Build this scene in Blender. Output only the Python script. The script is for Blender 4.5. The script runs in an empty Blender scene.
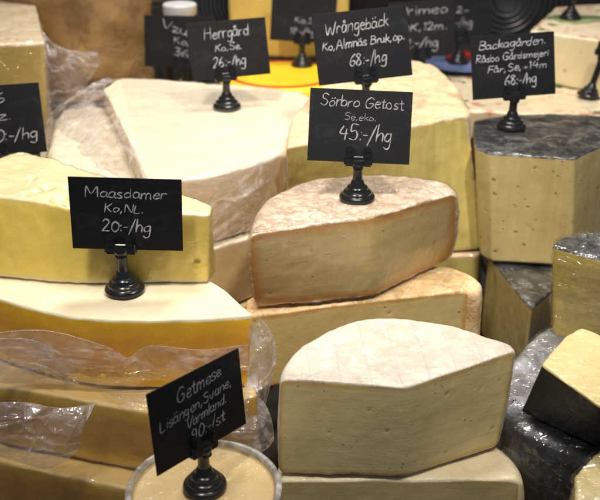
import bpy, bmesh, math, random
from mathutils import Vector, Matrix, noise, geometry as mgeo
R = math.radians
S = bpy.context.scene
COL = S.collection
CAMZ = 0.62
F = 900.0
TH = R(25)
ct, st = math.cos(TH), math.sin(TH)

def ray(px, py):
    u = (px-300)/F; v = (250-py)/F
    return Vector((u, ct+v*st, -st+v*ct))
def U(px, py, z):            # point of the view ray at height z (relative to camera height)
    d = ray(px, py); t = z/d.z
    return Vector((d.x*t, d.y*t, z+CAMZ))
def Y(px, py, y):           # point of the view ray at depth y
    d = ray(px, py); t = y/d.y; p = d*t; return Vector((p.x, p.y, p.z+CAMZ))
def depth(px, py, z):
    return z/ray(px, py).z

# ------------------------------------------------------------------ materials
def mat(name):
    m = bpy.data.materials.new(name); m.use_nodes = True
    nt = m.node_tree
    for n in list(nt.nodes):
        if n.type not in ('BSDF_PRINCIPLED', 'OUTPUT_MATERIAL'): nt.nodes.remove(n)
    return m, nt, nt.nodes['Principled BSDF']
def N(nt, t, **kw):
    n = nt.nodes.new(t)
    for k, v in kw.items():
        if k in n.inputs.keys(): n.inputs[k].default_value = v
        else: setattr(n, k, v)
    return n
def L(nt, a, b): nt.links.new(a, b)
def coords(nt, scale=(1,1,1), rot=(0,0,0)):
    tc = N(nt, 'ShaderNodeTexCoord'); mp = N(nt, 'ShaderNodeMapping')
    mp.inputs['Scale'].default_value = scale; mp.inputs['Rotation'].default_value = rot
    L(nt, tc.outputs['Object'], mp.inputs['Vector']); return mp.outputs['Vector']
def noise_tex(nt, vec, scale, detail=4, rough=.55, dist=0):
    n = N(nt, 'ShaderNodeTexNoise'); n.inputs['Scale'].default_value = scale
    n.inputs['Detail'].default_value = detail; n.inputs['Roughness'].default_value = rough
    n.inputs['Distortion'].default_value = dist
    L(nt, vec, n.inputs['Vector']); return n.outputs['Fac']
def ramp(nt, fac, stops):
    r = N(nt, 'ShaderNodeValToRGB'); e = r.color_ramp.elements
    while len(e) < len(stops): e.new(.5)
    for i, (p, c) in enumerate(stops):
        e[i].position = p; e[i].color = (*c, 1) if len(c) == 3 else c
    L(nt, fac, r.inputs['Fac']); return r.outputs['Color']
def mix(nt, fac, a, b, mode='MIX'):
    m = N(nt, 'ShaderNodeMix', data_type='RGBA', blend_type=mode)
    for sock, v in ((m.inputs[0], fac), (m.inputs[6], a), (m.inputs[7], b)):
        if isinstance(v, (int, float)): sock.default_value = v
        elif isinstance(v, tuple): sock.default_value = (*v, 1)
        else: L(nt, v, sock)
    return m.outputs[2]
def mth(nt, op, a, b=0.0, clamp=False):
    m = N(nt, 'ShaderNodeMath', operation=op); m.use_clamp = clamp
    for i, v in enumerate((a, b)):
        if isinstance(v, (int, float)): m.inputs[i].default_value = v
        else: L(nt, v, m.inputs[i])
    return m.outputs[0]
def bump(nt, h, dist, strength=1.0, prev=None):
    b = N(nt, 'ShaderNodeBump'); b.inputs['Distance'].default_value = dist; b.inputs['Strength'].default_value = strength
    L(nt, h, b.inputs['Height'])
    if prev: L(nt, prev, b.inputs['Normal'])
    return b.outputs['Normal']
def vor(nt, vec, scale, feature='F1', rnd=1.0):
    v = N(nt, 'ShaderNodeTexVoronoi', feature=feature); v.inputs['Scale'].default_value = scale
    v.inputs['Randomness'].default_value = rnd
    L(nt, vec, v.inputs['Vector']); return v.outputs['Distance']
def wrinkles(nt, vec, scale=30, k=14):
    """thin ridged lines like stretched cling film"""
    a = noise_tex(nt, vec, scale, 3, .6, .4)
    a = mth(nt, 'ABSOLUTE', mth(nt, 'SUBTRACT', a, .5))
    a = mth(nt, 'SUBTRACT', 1.0, mth(nt, 'MULTIPLY', a, k, True))
    return a
def sss(b, w, r=(.012, .008, .003), sc=1.0):
    b.inputs['Subsurface Weight'].default_value = w
    b.inputs['Subsurface Radius'].default_value = r
    b.inputs['Subsurface Scale'].default_value = sc

def paste(name, c1, c2, edge, edge_w=.007, holes=0.0, streak=.5, rough=.45, coat=.35, hole_shade=None, hole_scale=70, film=(1, 1, 5), edge_soft=.5, vert=False, cb=.0007):
    """cut face of a cheese: colour deepens to 'edge' within edge_w metres of the rind (attribute rd)"""
    m, nt, b = mat(name)
    v = coords(nt)
    n1 = noise_tex(nt, v, 9, 5, .6)
    n2 = noise_tex(nt, v, 60, 4, .6)
    n3 = noise_tex(nt, v, 420, 3, .6)
    f = mth(nt, 'ADD', mth(nt, 'MULTIPLY', n1, .7), mth(nt, 'MULTIPLY', n2, .3))
    col = ramp(nt, f, [(.34, c1), (.66, c2)])
    col = mix(nt, mth(nt, 'MULTIPLY', ramp(nt, n3, [(.42, (0,0,0)), (.7, (1,1,1))]), .13), col, tuple(min(1, x*1.25) for x in c1))
    # knife streaks; on p_wrang they paint the wrap's glints as light and dark bands
    vs = coords(nt, (60, 60, 3) if vert else (10, 10, 150), (0, R(5 if vert else 14), R(20)))
    s = noise_tex(nt, vs, 1.0, 4, .65)
    col = mix(nt, mth(nt, 'MULTIPLY', ramp(nt, s, [(.45, (0,0,0)), (.75, (1,1,1))]), .28*streak), col, tuple(x*.6 for x in c1))
    n4 = noise_tex(nt, coords(nt, (1,1,1), (.4,.2,.9)), 17, 7, .7, .5)
    col = mix(nt, mth(nt, 'MULTIPLY', ramp(nt, n4, [(.48, (0,0,0)), (.68, (1,1,1))]), .38), col, (c1[0]*.72, c1[1]*.68, c1[2]*.62))
    at = N(nt, 'ShaderNodeAttribute', attribute_name='rd')
    nn = noise_tex(nt, v, 45, 3, .6)
    d = mth(nt, 'ADD', at.outputs['Fac'], mth(nt, 'MULTIPLY', mth(nt, 'SUBTRACT', nn, .5), edge_w*.9))
    e = mth(nt, 'DIVIDE', d, edge_w)
    ef = ramp(nt, e, [(.05+.45*(1-edge_soft), (1,1,1)), (.45+.15*(1-edge_soft), (.6,.6,.6)), (.72+.28*edge_soft, (0,0,0))])
    col = mix(nt, ef, col, edge)
    hgt = mth(nt, 'ADD', mth(nt, 'MULTIPLY', s, .6*streak), mth(nt, 'MULTIPLY', n3, .45))
    nb = bump(nt, hgt, .0007, .8)
    if holes:
        vv = coords(nt, (1, 1, 1.6))
        vw = N(nt, 'ShaderNodeVectorMath', operation='ADD')
        nz = N(nt, 'ShaderNodeTexNoise'); nz.inputs['Scale'].default_value = 90; L(nt, vv, nz.inputs['Vector'])
        sc = N(nt, 'ShaderNodeVectorMath', operation='SCALE'); L(nt, nz.outputs['Color'], sc.inputs[0]); sc.inputs['Scale'].default_value = .012
        L(nt, vv, vw.inputs[0]); L(nt, sc.outputs[0], vw.inputs[1])
        d1 = vor(nt, vw.outputs[0], hole_scale)
        gate = noise_tex(nt, v, 55, 2, .5)
        thr = mth(nt, 'MULTIPLY', ramp(nt, gate, [(.42, (0,0,0)), (.60, (1,1,1))]), holes)
        h = mth(nt, 'LESS_THAN', d1, thr)
        hs = mth(nt, 'SUBTRACT', 1.0, mth(nt, 'DIVIDE', d1, mth(nt, 'ADD', thr, .001)), True)
        col = mix(nt, mth(nt, 'MULTIPLY', h, .8), col, hole_shade or tuple(x*.35 for x in c1))  # shade inside the small holes is painted as a darker colour
        nb = bump(nt, mth(nt, 'SUBTRACT', 1.0, hs), .0016, 1.0, nb)
    L(nt, col, b.inputs['Base Color']); L(nt, nb, b.inputs['Normal'])
    b.inputs['Roughness'].default_value = rough
    sss(b, .25)
    if coat:
        wv = coords(nt, film, (R(8), R(20), 0))
        w = mth(nt, 'ADD', mth(nt, 'MULTIPLY', wrinkles(nt, wv, 14), .7), mth(nt, 'MULTIPLY', wrinkles(nt, wv, 37), .35))
        cn = bump(nt, mth(nt, 'ADD', w, mth(nt, 'MULTIPLY', n1, .5)), cb, 1.0)
        b.inputs['Coat Weight'].default_value = coat; b.inputs['Coat Roughness'].default_value = .16
        b.inputs['Coat IOR'].default_value = 1.45
        L(nt, cn, b.inputs['Coat Normal'])
    return m

def rind(name, c1, c2, c3=None, scale=20, rough=.6, coat=.2, bmp=.0012, detail=8, sw=.15, weave=False, contrast=.12, grid=None, c3m=.6, fold=None):
    m, nt, b = mat(name)
    v = coords(nt)
    n1 = noise_tex(nt, v, scale, detail, .65, .3)
    n2 = noise_tex(nt, v, scale*6, 6, .65)
    f = mth(nt, 'ADD', mth(nt, 'MULTIPLY', n1, .62), mth(nt, 'MULTIPLY', n2, .38))
    st_ = [(.5-contrast, c1), (.5+contrast, c2)]
    col = ramp(nt, f, st_)
    h = n2
    if c3:
        n3 = noise_tex(nt, v, scale*2.3, 8, .7, .6)
        msk = ramp(nt, n3, [(.50, (0,0,0)), (.60, (1,1,1))])
        col = mix(nt, mth(nt, 'MULTIPLY', msk, c3m), col, c3)
        h = mth(nt, 'ADD', n2, mth(nt, 'MULTIPLY', msk, .4))
    if grid:
        gc, sp, rz = grid
        gv = coords(nt, (1, 1, 1), (0, 0, rz))
        sx = N(nt, 'ShaderNodeSeparateXYZ'); L(nt, gv, sx.inputs[0])
        wob = mth(nt, 'MULTIPLY', mth(nt, 'SUBTRACT', n1, .5), .004)
        gx = mth(nt, 'PINGPONG', mth(nt, 'ADD', sx.outputs[0], wob), sp/2)
        ln = mth(nt, 'SUBTRACT', 1.0, mth(nt, 'DIVIDE', gx, .0011), True)
        gy = mth(nt, 'PINGPONG', mth(nt, 'ADD', sx.outputs[1], wob), sp*.8)
        ln = mth(nt, 'MAXIMUM', mth(nt, 'MULTIPLY', ln, .8), mth(nt, 'MULTIPLY', mth(nt, 'SUBTRACT', 1.0, mth(nt, 'DIVIDE', gy, .0008), True), .3))
        col = mix(nt, mth(nt, 'MULTIPLY', ln, .5), col, gc)
        h = mth(nt, 'SUBTRACT', h, mth(nt, 'MULTIPLY', ln, .2))
    if fold:
        fs_, frz, fa = fold
        fv = coords(nt, (1.3, .15, 1), (0, 0, R(frz)))
        h = mth(nt, 'ADD', h, mth(nt, 'MULTIPLY', wrinkles(nt, fv, fs_, 10), fa))
    L(nt, col, b.inputs['Base Color'])
    L(nt, bump(nt, h, bmp, .9), b.inputs['Normal'])
    b.inputs['Roughness'].default_value = rough
    if sw: sss(b, sw)
    if coat:
        wv = coords(nt, (1, 1, 2), (R(10), R(5), R(30)))
        w = mth(nt, 'ADD', wrinkles(nt, wv, 22), mth(nt, 'MULTIPLY', wrinkles(nt, wv, 60), .4))
        L(nt, bump(nt, mth(nt, 'ADD', w, n1), .0012, 1.0), b.inputs['Coat Normal'])
        b.inputs['Coat Weight'].default_value = coat; b.inputs['Coat Roughness'].default_value = .14
    return m

def film(name, milky=.06, tint=(.95, .95, 1), rough=.07, scale=26, refl=1.3, bd=.002, stretch=(1, 1, 1), fmax=.22, smooth=1.2, rot=(20, 15, 10)):
    """clear plastic: transparent, glossy by angle, a little milky on its creases"""
    m, nt, b = mat(name)
    out = nt.nodes['Material Output']; nt.nodes.remove(b)
    v = coords(nt, stretch, tuple(R(q) for q in rot))
    n1 = noise_tex(nt, v, scale*.5, 4, .6)
    w = mth(nt, 'ADD', wrinkles(nt, v, scale, 24), mth(nt, 'MULTIPLY', wrinkles(nt, v, scale*2.7, 20), .5))
    h = mth(nt, 'ADD', mth(nt, 'MULTIPLY', w, .35), mth(nt, 'MULTIPLY', n1, smooth))
    nb = bump(nt, h, bd, 1.0)
    tr = N(nt, 'ShaderNodeBsdfTransparent'); tr.inputs[0].default_value = (.975, .975, .98, 1)
    gl = N(nt, 'ShaderNodeBsdfGlossy'); gl.inputs['Roughness'].default_value = rough; L(nt, nb, gl.inputs['Normal'])
    df = N(nt, 'ShaderNodeBsdfDiffuse'); df.inputs[0].default_value = (*tint, 1); L(nt, nb, df.inputs['Normal'])
    tl = N(nt, 'ShaderNodeBsdfTranslucent'); tl.inputs[0].default_value = (*tint, 1)
    ms0 = N(nt, 'ShaderNodeMixShader'); ms0.inputs[0].default_value = .45; L(nt, df.outputs[0], ms0.inputs[1]); L(nt, tl.outputs[0], ms0.inputs[2])
    fr = N(nt, 'ShaderNodeFresnel'); fr.inputs['IOR'].default_value = 1.5; L(nt, nb, fr.inputs['Normal'])
    f1 = mth(nt, 'MINIMUM', mth(nt, 'MULTIPLY', fr.outputs[0], refl, True), fmax)
    mf = mth(nt, 'ADD', mth(nt, 'MULTIPLY', w, milky*2.0, True), mth(nt, 'MULTIPLY', n1, milky*1.3), True)
    ms1 = N(nt, 'ShaderNodeMixShader'); L(nt, mf, ms1.inputs[0]); L(nt, tr.outputs[0], ms1.inputs[1]); L(nt, ms0.outputs[0], ms1.inputs[2])
    ms2 = N(nt, 'ShaderNodeMixShader'); L(nt, f1, ms2.inputs[0]); L(nt, ms1.outputs[0], ms2.inputs[1]); L(nt, gl.outputs[0], ms2.inputs[2])
    L(nt, ms2.outputs[0], out.inputs['Surface'])
    return m

def plain(name, c, rough=.5, nscale=80, var=.1, bmp=0.0, coat=0, metallic=0):
    m, nt, b = mat(name)
    v = coords(nt)
    n = noise_tex(nt, v, nscale, 5, .6)
    col = ramp(nt, n, [(.3, tuple(x*(1-var) for x in c)), (.7, tuple(min(1, x*(1+var)) for x in c))])
    L(nt, col, b.inputs['Base Color']); b.inputs['Roughness'].default_value = rough
    b.inputs['Metallic'].default_value = metallic
    if bmp: L(nt, bump(nt, n, bmp), b.inputs['Normal'])
    if coat: b.inputs['Coat Weight'].default_value = coat
    return m

M = {}
M['film'] = film('clear_film', .014, scale=14, bd=.0010, rough=.09)
M['folds'] = film('folded_clear_film', .05, (1,.97,.95), .10, 11, .8, .0014, (1.3, .18, 1), .14, .8, (0, 0, -28))
M['cling'] = film('crinkled_cling_film', .02, (.9,.9,.95), .05, 11, 1.5, .0030, (1, 1, 5), .30)
M['cling2'] = film('loose_cling_film', .012, (.9,.9,.95), .07, 7, 1.4, .0040, (1, 2.5, 1), .25, 1.0, (10, 30, 40))
M['goatfilm'] = film('taut_clear_film', .014, (1,.95,.88), .10, 13, .8, .0012, (2.2, 2.2, .35), .2)
M['topfilm'] = film('flat_clear_film', .012, (1,.98,.95), .12, 10, .45, .0010, fmax=.07)
M['bag'] = film('plastic_bag', .15, (.99, .95, .99), .09, 10, 1.2, .0010, (1, 1, 2), .24, .6)
M['hem'] = film('edge_glint_plastic', .35, (.98,.94,.97), .12, 20, 1.4, .0005, (1,1,1), .4)  # pale plastic for the painted highlight along bag edges
M['bag_milky'] = film('milky_plastic_bag', .32, (.99, .95, .99), .11, 9, 1.2, .0010, (1, 1, .6), .24, .6)
M['blackpl'] = plain('black_plastic', (.012, .012, .013), .22, 200, .2, .0001)
M['card'] = plain('black_card', (.0050, .0050, .0062), .6, 300, .25, .0001)
M['card'].node_tree.nodes['Principled BSDF'].inputs['Specular IOR Level'].default_value = .3
_nt = M['card'].node_tree; _b = _nt.nodes['Principled BSDF']; _n = noise_tex(_nt, coords(_nt, (1, 1, 2.5), (0, R(20), 0)), 22, 6, .7, 1.0)
L(_nt, mix(_nt, ramp(_nt, _n, [(.50, (0,0,0)), (.75, (1,1,1))]), (.0045, .0045, .0056), (.020, .020, .023)), _b.inputs['Base Color'])
M['chalk'] = plain('white_chalk_ink', (.42, .42, .46), .8, 700, .45)
M['chalk_dim'] = plain('faint_chalk_ink', (.33, .33, .36), .8, 900, .4)
M['steel'] = plain('steel', (.5, .5, .52), .25, 100, .1, 0, 0, 1)

# ------------------------------------------------------------------ object helpers
def mesh_obj(name, verts, faces, m, parent=None, smooth=True, normals=None, rd=None):
    me = bpy.data.meshes.new(name); me.from_pydata([tuple(v) for v in verts], [], faces)
    if smooth: me.polygons.foreach_set('use_smooth', [True]*len(me.polygons))
    if m: me.materials.append(m)
    if rd is not None:
        a = me.attributes.new('rd', 'FLOAT', 'POINT'); a.data.foreach_set('value', rd)
    if normals is not None: me.normals_split_custom_set_from_vertices([tuple(n) for n in normals])
    me.update()
    o = bpy.data.objects.new(name, me); COL.objects.link(o)
    if parent: o.parent = parent
    return o
def bm_obj(name, bm, m, parent=None, smooth=True, sharp=35):
    me = bpy.data.meshes.new(name); bm.to_mesh(me); bm.free()
    if smooth:
        me.polygons.foreach_set('use_smooth', [True]*len(me.polygons))
        me.set_sharp_from_angle(angle=R(sharp))
    me.materials.append(m)
    o = bpy.data.objects.new(name, me); COL.objects.link(o)
    if parent: o.parent = parent
    return o
def tag(o, label, cat, group=None):
    o['label'] = label; o['category'] = cat
    if group: o['group'] = group
    return o
def thing(name, label, cat, loc, group=None, rot=(0,0,0)):
    o = bpy.data.objects.new(name, None); COL.objects.link(o); o.empty_display_size = .01
    o.location = loc; o.rotation_euler = rot
    return tag(o, label, cat, group)
def box_bm(x0, x1, y0, y1, z0, z1, bev=0, seg=2, bm=None):
    bm2 = bmesh.new(); bmesh.ops.create_cube(bm2, size=1)
    for v in bm2.verts:
        v.co = Vector((x0+(v.co.x+.5)*(x1-x0), y0+(v.co.y+.5)*(y1-y0), z0+(v.co.z+.5)*(z1-z0)))
    if bev: bmesh.ops.bevel(bm2, geom=bm2.edges[:], offset=bev, segments=seg, affect='EDGES')
    if bm is None: return bm2
    me = bpy.data.meshes.new('tmp'); bm2.to_mesh(me); bm2.free(); bm.from_mesh(me); bpy.data.meshes.remove(me); return bm
def lathe_bm(prof, n=48, bm=None, loc=Vector((0,0,0)), rot=None, close=True):
    bm = bm or bmesh.new(); rings = []
    rot = rot or Matrix.Identity(3)
    for r, z in prof:
        if r < 1e-6: rings.append([bm.verts.new(loc+rot@Vector((0,0,z)))])
        else: rings.append([bm.verts.new(loc+rot@Vector((r*math.cos(2*math.pi*i/n), r*math.sin(2*math.pi*i/n), z))) for i in range(n)])
    for a, b in zip(rings, rings[1:]):
        for i in range(n):
            j = (i+1) % n
            if len(a) == 1 and len(b) == 1: continue
            if len(a) == 1: bm.faces.new((a[0], b[j], b[i]))
            elif len(b) == 1: bm.faces.new((a[i], a[j], b[0]))
            else: bm.faces.new((a[i], a[j], b[j], b[i]))
    bmesh.ops.recalc_face_normals(bm, faces=bm.faces[:])
    return bm
def smoothprof(pts, k=4):
    out = []
    for i in range(len(pts)-1):
        p0 = pts[max(i-1,0)]; p1 = pts[i]; p2 = pts[i+1]; p3 = pts[min(i+2,len(pts)-1)]
        for j in range(k):
            t = j/k
            out.append(tuple(.5*((2*p1[c])+(-p0[c]+p2[c])*t+(2*p0[c]-5*p1[c]+4*p2[c]-p3[c])*t*t+(-p0[c]+3*p1[c]-3*p2[c]+p3[c])*t**3) for c in range(len(p1))))
    out.append(tuple(pts[-1])); return out

def vnoise(p, s, seed=0.0):
    return noise.noise(Vector((p[0]*s+seed, p[1]*s-seed*.7, p[2]*s+seed*1.3)))
def fbm(p, s, seed=0.0, o=4):
    return noise.fractal(Vector((p[0]*s+seed, p[1]*s-seed*.7, p[2]*s+seed*1.3)), .7, 2.1, o)
def ridge(p, s, seed=0.0):
    return max(0.0, 1-abs(vnoise(p, s, seed))*6)
def crease(p, s, seed=0.0):
    """faceted crumple from voronoi cells"""
    d, _ = noise.voronoi(Vector((p[0]*s+seed, p[1]*s+seed, p[2]*s)), distance_metric='DISTANCE', exponent=2)
    return d[1]-d[0]

# ------------------------------------------------------------------ cheese piece
def cheese(name, label, cat, zt, zb, pts, pm, rm, group=None, bulge=.006, re=.008, rc=.0016, res=.0024,
           lump=.0006, toplump=.0012, corner=3, edge=.0015, dents=0, dent_r=(.003, .006), seed=1.0, wrap=None, wrap_mat=None,
           dent_top=0, waist=0.0, wob=0.0, cut_rind=False, topdome=0.0, rindlump=0.0, wrap_off=.0010, wrap_amp=.0011, bevel_noise=.5, names=('rind', 'cut_face'), eyes=()):
    rnd = random.Random(int(seed*1000))
    T = []; B = []
    for p in pts:
        a = U(p[0], p[1], zt); T.append(Vector((a.x, a.y)))
        if len(p) > 3: b = U(p[3], p[4], zb); B.append(Vector((b.x, b.y)))
        else: B.append(None)
    n = len(pts)
    # vertical edge by default: the bottom keeps the mean offset of given ones
    for i in range(n):
        if B[i] is None: B[i] = T[i].copy()
    ty = [p[2] for p in pts]
    ot = []; ob = []; w = []
    def cat_(P, i, t):
        p1 = P[i]; p2 = P[(i+1) % n]
        p0 = P[i-1] if ty[i-1] == 'r' else p1*2-p2
        p3 = P[(i+2) % n] if ty[(i+1) % n] == 'r' else p2*2-p1
        return .5*((2*p1)+(p2-p0)*t+(2*p0-5*p1+4*p2-p3)*t*t+(3*p1-p0-3*p2+p3)*t**3)
    for i in range(n):
        d = (T[(i+1) % n]-T[i]).length; k = max(1, round(d/res))
        for j in range(k):
            t = j/k
            if ty[i] == 'c': ot.append(T[i].lerp(T[(i+1) % n], t)); ob.append(B[i].lerp(B[(i+1) % n], t)); w.append(0.)
            else: ot.append(cat_(T, i, t)); ob.append(cat_(B, i, t)); w.append(1.)
    area = sum(ot[i-1].x*ot[i].y-ot[i].x*ot[i-1].y for i in range(len(ot)))
    if area < 0: ot.reverse(); ob.reverse(); w.reverse()
    m = len(ot)
    for _ in range(corner):
        ot = [(ot[i-1]+ot[i]*2+ot[(i+1) % m])/4 for i in range(m)]
        ob = [(ob[i-1]+ob[i]*2+ob[(i+1) % m])/4 for i in range(m)]
    isr = [x > .5 for x in w]
    dr = [0. if r else 9. for r in isr]
    for _ in range(2):
        for i in range(m): dr[i] = min(dr[i], dr[i-1]+res)
        for i in range(m-1, -1, -1): dr[i] = min(dr[i], dr[(i+1) % m]+res)
    for _ in range(8): w = [(w[i-1]+w[i]*2+w[(i+1) % m])/4 for i in range(m)]
    nrm = []
    for i in range(m):
        d = ot[(i+1) % m]-ot[i-1]; nrm.append(Vector((d.y, -d.x)).normalized())
    for _ in range(3): nrm = [(nrm[i-1]+nrm[i]*2+nrm[(i+1) % m]).normalized() for i in range(m)]
    H = zt-zb; Z0 = zb+CAMZ; Z1 = zt+CAMZ
    cen = sum(ot, Vector((0,0)))/m
    root_loc = Vector((cen.x, cen.y, Z0))
    rv = [ (w[i]*re+(1-w[i])*rc)*(1+bevel_noise*vnoise((ot[i].x, ot[i].y, seed), 30, seed)) for i in range(m)]
    rows = []
    NA = 4; NM = max(3, round((H-.01)/res))
    prm = [('b', a/NA) for a in range(NA)]+[('m', a/NM) for a in range(NM+1)]+[('t', (a+1)/NA) for a in range(NA)]
    verts = []; rd = []; rowz = []
    for k, (kind, a) in enumerate(prm):
        row = []
        for i in range(m):
            r = rv[i]
            if kind == 'b': an = a*math.pi/2; z = Z0+r*(1-math.sin(an)); ins = r*(1-math.cos(math.pi/2-an)) if False else r*(1-math.sin(an)) ; ins = r*(1-math.sin(an)); z = Z0+r*(1-math.cos(an))
            elif kind == 'm': z = Z0+r+(H-2*r)*a; ins = 0
            else: an = a*math.pi/2; z = Z1-r*(1-math.sin(an)); ins = r*(1-math.cos(an))
            zf = (z-Z0)/H
            xy = ob[i].lerp(ot[i], zf)
            off = w[i]*bulge*(1-(2*zf-1)**2)-ins - (1-w[i])*waist*(1-(2*zf-1)**2)
            p = xy+nrm[i]*off
            row.append(len(verts)); verts.append(Vector((p.x, p.y, z)))
            rd.append(min(z-Z0, Z1-z, dr[i]) if not cut_rind else min(Z1-z, 9))
        rows.append(row)
    faces = []; kinds = []
    for k in range(len(rows)-1):
        mid = prm[k][0] == 'm' and prm[k+1][0] == 'm'
        for i in range(m):
            j = (i+1) % m
            f = (rows[k][i], rows[k][j], rows[k+1][j], rows[k+1][i])
            zc = sum(verts[q].z for q in f)/4
            pastef = mid and (not isr[i]) and (not isr[j]) and dr[i] > edge
            faces.append(f); kinds.append(1 if pastef else 0)
    def cap(row, zc, flip, step):
        ring = [Vector((verts[q].x, verts[q].y)) for q in row]
        pts2 = list(ring); y0 = min(p.y for p in ring); y1 = max(p.y for p in ring); k = 0; y = y0+step
        while y < y1-step*.4:
            xs = []
            for i in range(m):
                a, b = ring[i], ring[(i+1) % m]
                if (a.y > y) != (b.y > y): xs.append(a.x+(b.x-a.x)*(y-a.y)/(b.y-a.y))
            xs.sort()
            for xa, xb in zip(xs[::2], xs[1::2]):
                x = math.floor(xa/step)*step+(step*.5 if k % 2 else 0)
                while x < xb-step*.6:
                    if x > xa+step*.6: pts2.append(Vector((x+rnd.uniform(-.1,.1)*step, y+rnd.uniform(-.1,.1)*step)))
                    x += step
            y += step*.87; k += 1
        ov, oe, of, orig, _, _ = mgeo.delaunay_2d_cdt(pts2, [(i, (i+1) % m) for i in range(m)], [], 1, 1e-7)
        mp = {}
        for i, v in enumerate(ov):
            bd = [q for q in orig[i] if q < m]
            if bd: mp[i] = row[bd[0]]
            else: mp[i] = len(verts); verts.append(Vector((v.x, v.y, zc))); rd.append(0)
        for f in of:
            g = tuple(mp[q] for q in f)
            if len(set(g)) < 3: continue
            faces.append(g if not flip else g[::-1]); kinds.append(0 if not flip else 2)
    nside = len(verts)
    cap(rows[-1], Z1, False, .0032)
    ntop = len(verts)
    cap(rows[0], Z0, True, .02)
    # noise displacement
    me = bpy.data.meshes.new('t'); me.from_pydata([tuple(v) for v in verts], [], faces); me.update()
    nv = [v.normal.copy() for v in me.vertices]; bpy.data.meshes.remove(me)
    pastev = set()
    for f, k in zip(faces, kinds):
        if k == 1: pastev.update(f)
    newv = []
    for q, p in enumerate(verts):
        top = nv[q].z
        a = lump*(fbm(p, 28, seed)+.5*vnoise(p, 110, seed))
        if q in pastev: a *= .45
        if q >= ntop: newv.append(p.copy()); continue
        if rindlump and q not in pastev: a += rindlump*(.6*fbm(p, 45, seed+3)+.5*abs(fbm(p, 110, seed+5)))
        if top > .5: a += toplump*fbm(p, 16, seed+9)
        if topdome and top > .5: a += topdome*(1-min(1, ((Vector((p.x, p.y))-cen).length/.12))**2)
        d = nv[q]*a
        if wob: d += Vector((wob*vnoise(p, 9, seed+2), wob*vnoise(p, 9, seed+4), 0))
        newv.append(p+d)
    cand = [q for q in pastev if rd[q] > .012] if dents else []
    cent = [(verts[rnd.choice(cand)], rnd.uniform(*dent_r)) for _ in range(dents)] if cand else []
    tc = [q for q in range(nside, ntop) ]
    cent += [(verts[rnd.choice(tc)], rnd.uniform(*dent_r)) for _ in range(dent_top)]
    cent += list(eyes)
    for c, r in cent:
        for q in range(ntop):
            dd = (verts[q]-c); dd.z *= 1.3
            l = dd.length
            if l < r: newv[q] -= nv[q]*(r*.9*math.sqrt(max(0, 1-(l/r)**2)))
    verts = newv
    me = bpy.data.meshes.new('t'); me.from_pydata([tuple(v) for v in verts], [], faces); me.update()
    nv = [v.normal.copy() for v in me.vertices]; bpy.data.meshes.remove(me)
    root = thing(name, label, cat, root_loc, group)
    def sub(nm, sel, mt, off=0, fn=None):
        idx = {}; vs = []; ns = []; rr = []; fs = []
        for f, k in zip(faces, kinds):
            if not sel(k): continue
            g = []
            for q in f:
                if q not in idx:
                    idx[q] = len(vs)
                    v = verts[q]-root_loc
                    if fn: v = v+fn(verts[q], nv[q])
                    vs.append(v); ns.append(nv[q]); rr.append(rd[q])
                g.append(idx[q])
            fs.append(g)
        return mesh_obj(nm, vs, fs, mt, root, True, ns if not fn else None, rr)
    if 'r' not in ty:
        kinds = [2 if (k == 2 or (k == 0 and sum(verts[q].z for q in f)/len(f) < Z0+H*.4)) else k for f, k in zip(faces, kinds)]
        sub(names[0], lambda k: k == 0, rm); sub('underside', lambda k: k == 2, pm)
    else: sub(names[0], lambda k: k != 1, rm)
    if 1 in kinds: sub(names[1], lambda k: k == 1, pm)
    if wrap:
        def fn(p, nn):
            a = wrap_off+wrap_amp*(ridge((p.x, p.y, p.z*2.2), 16*wrap, seed)**2*.7+.5*ridge((p.x*1.5, p.y, p.z*3), 34*wrap, seed+7)**2+.35*abs(vnoise(p, 20, seed)))
            return nn*a
        sub('plastic_wrap', lambda k: k != 2, wrap_mat or M['film'], 0, fn)
    return root

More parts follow.
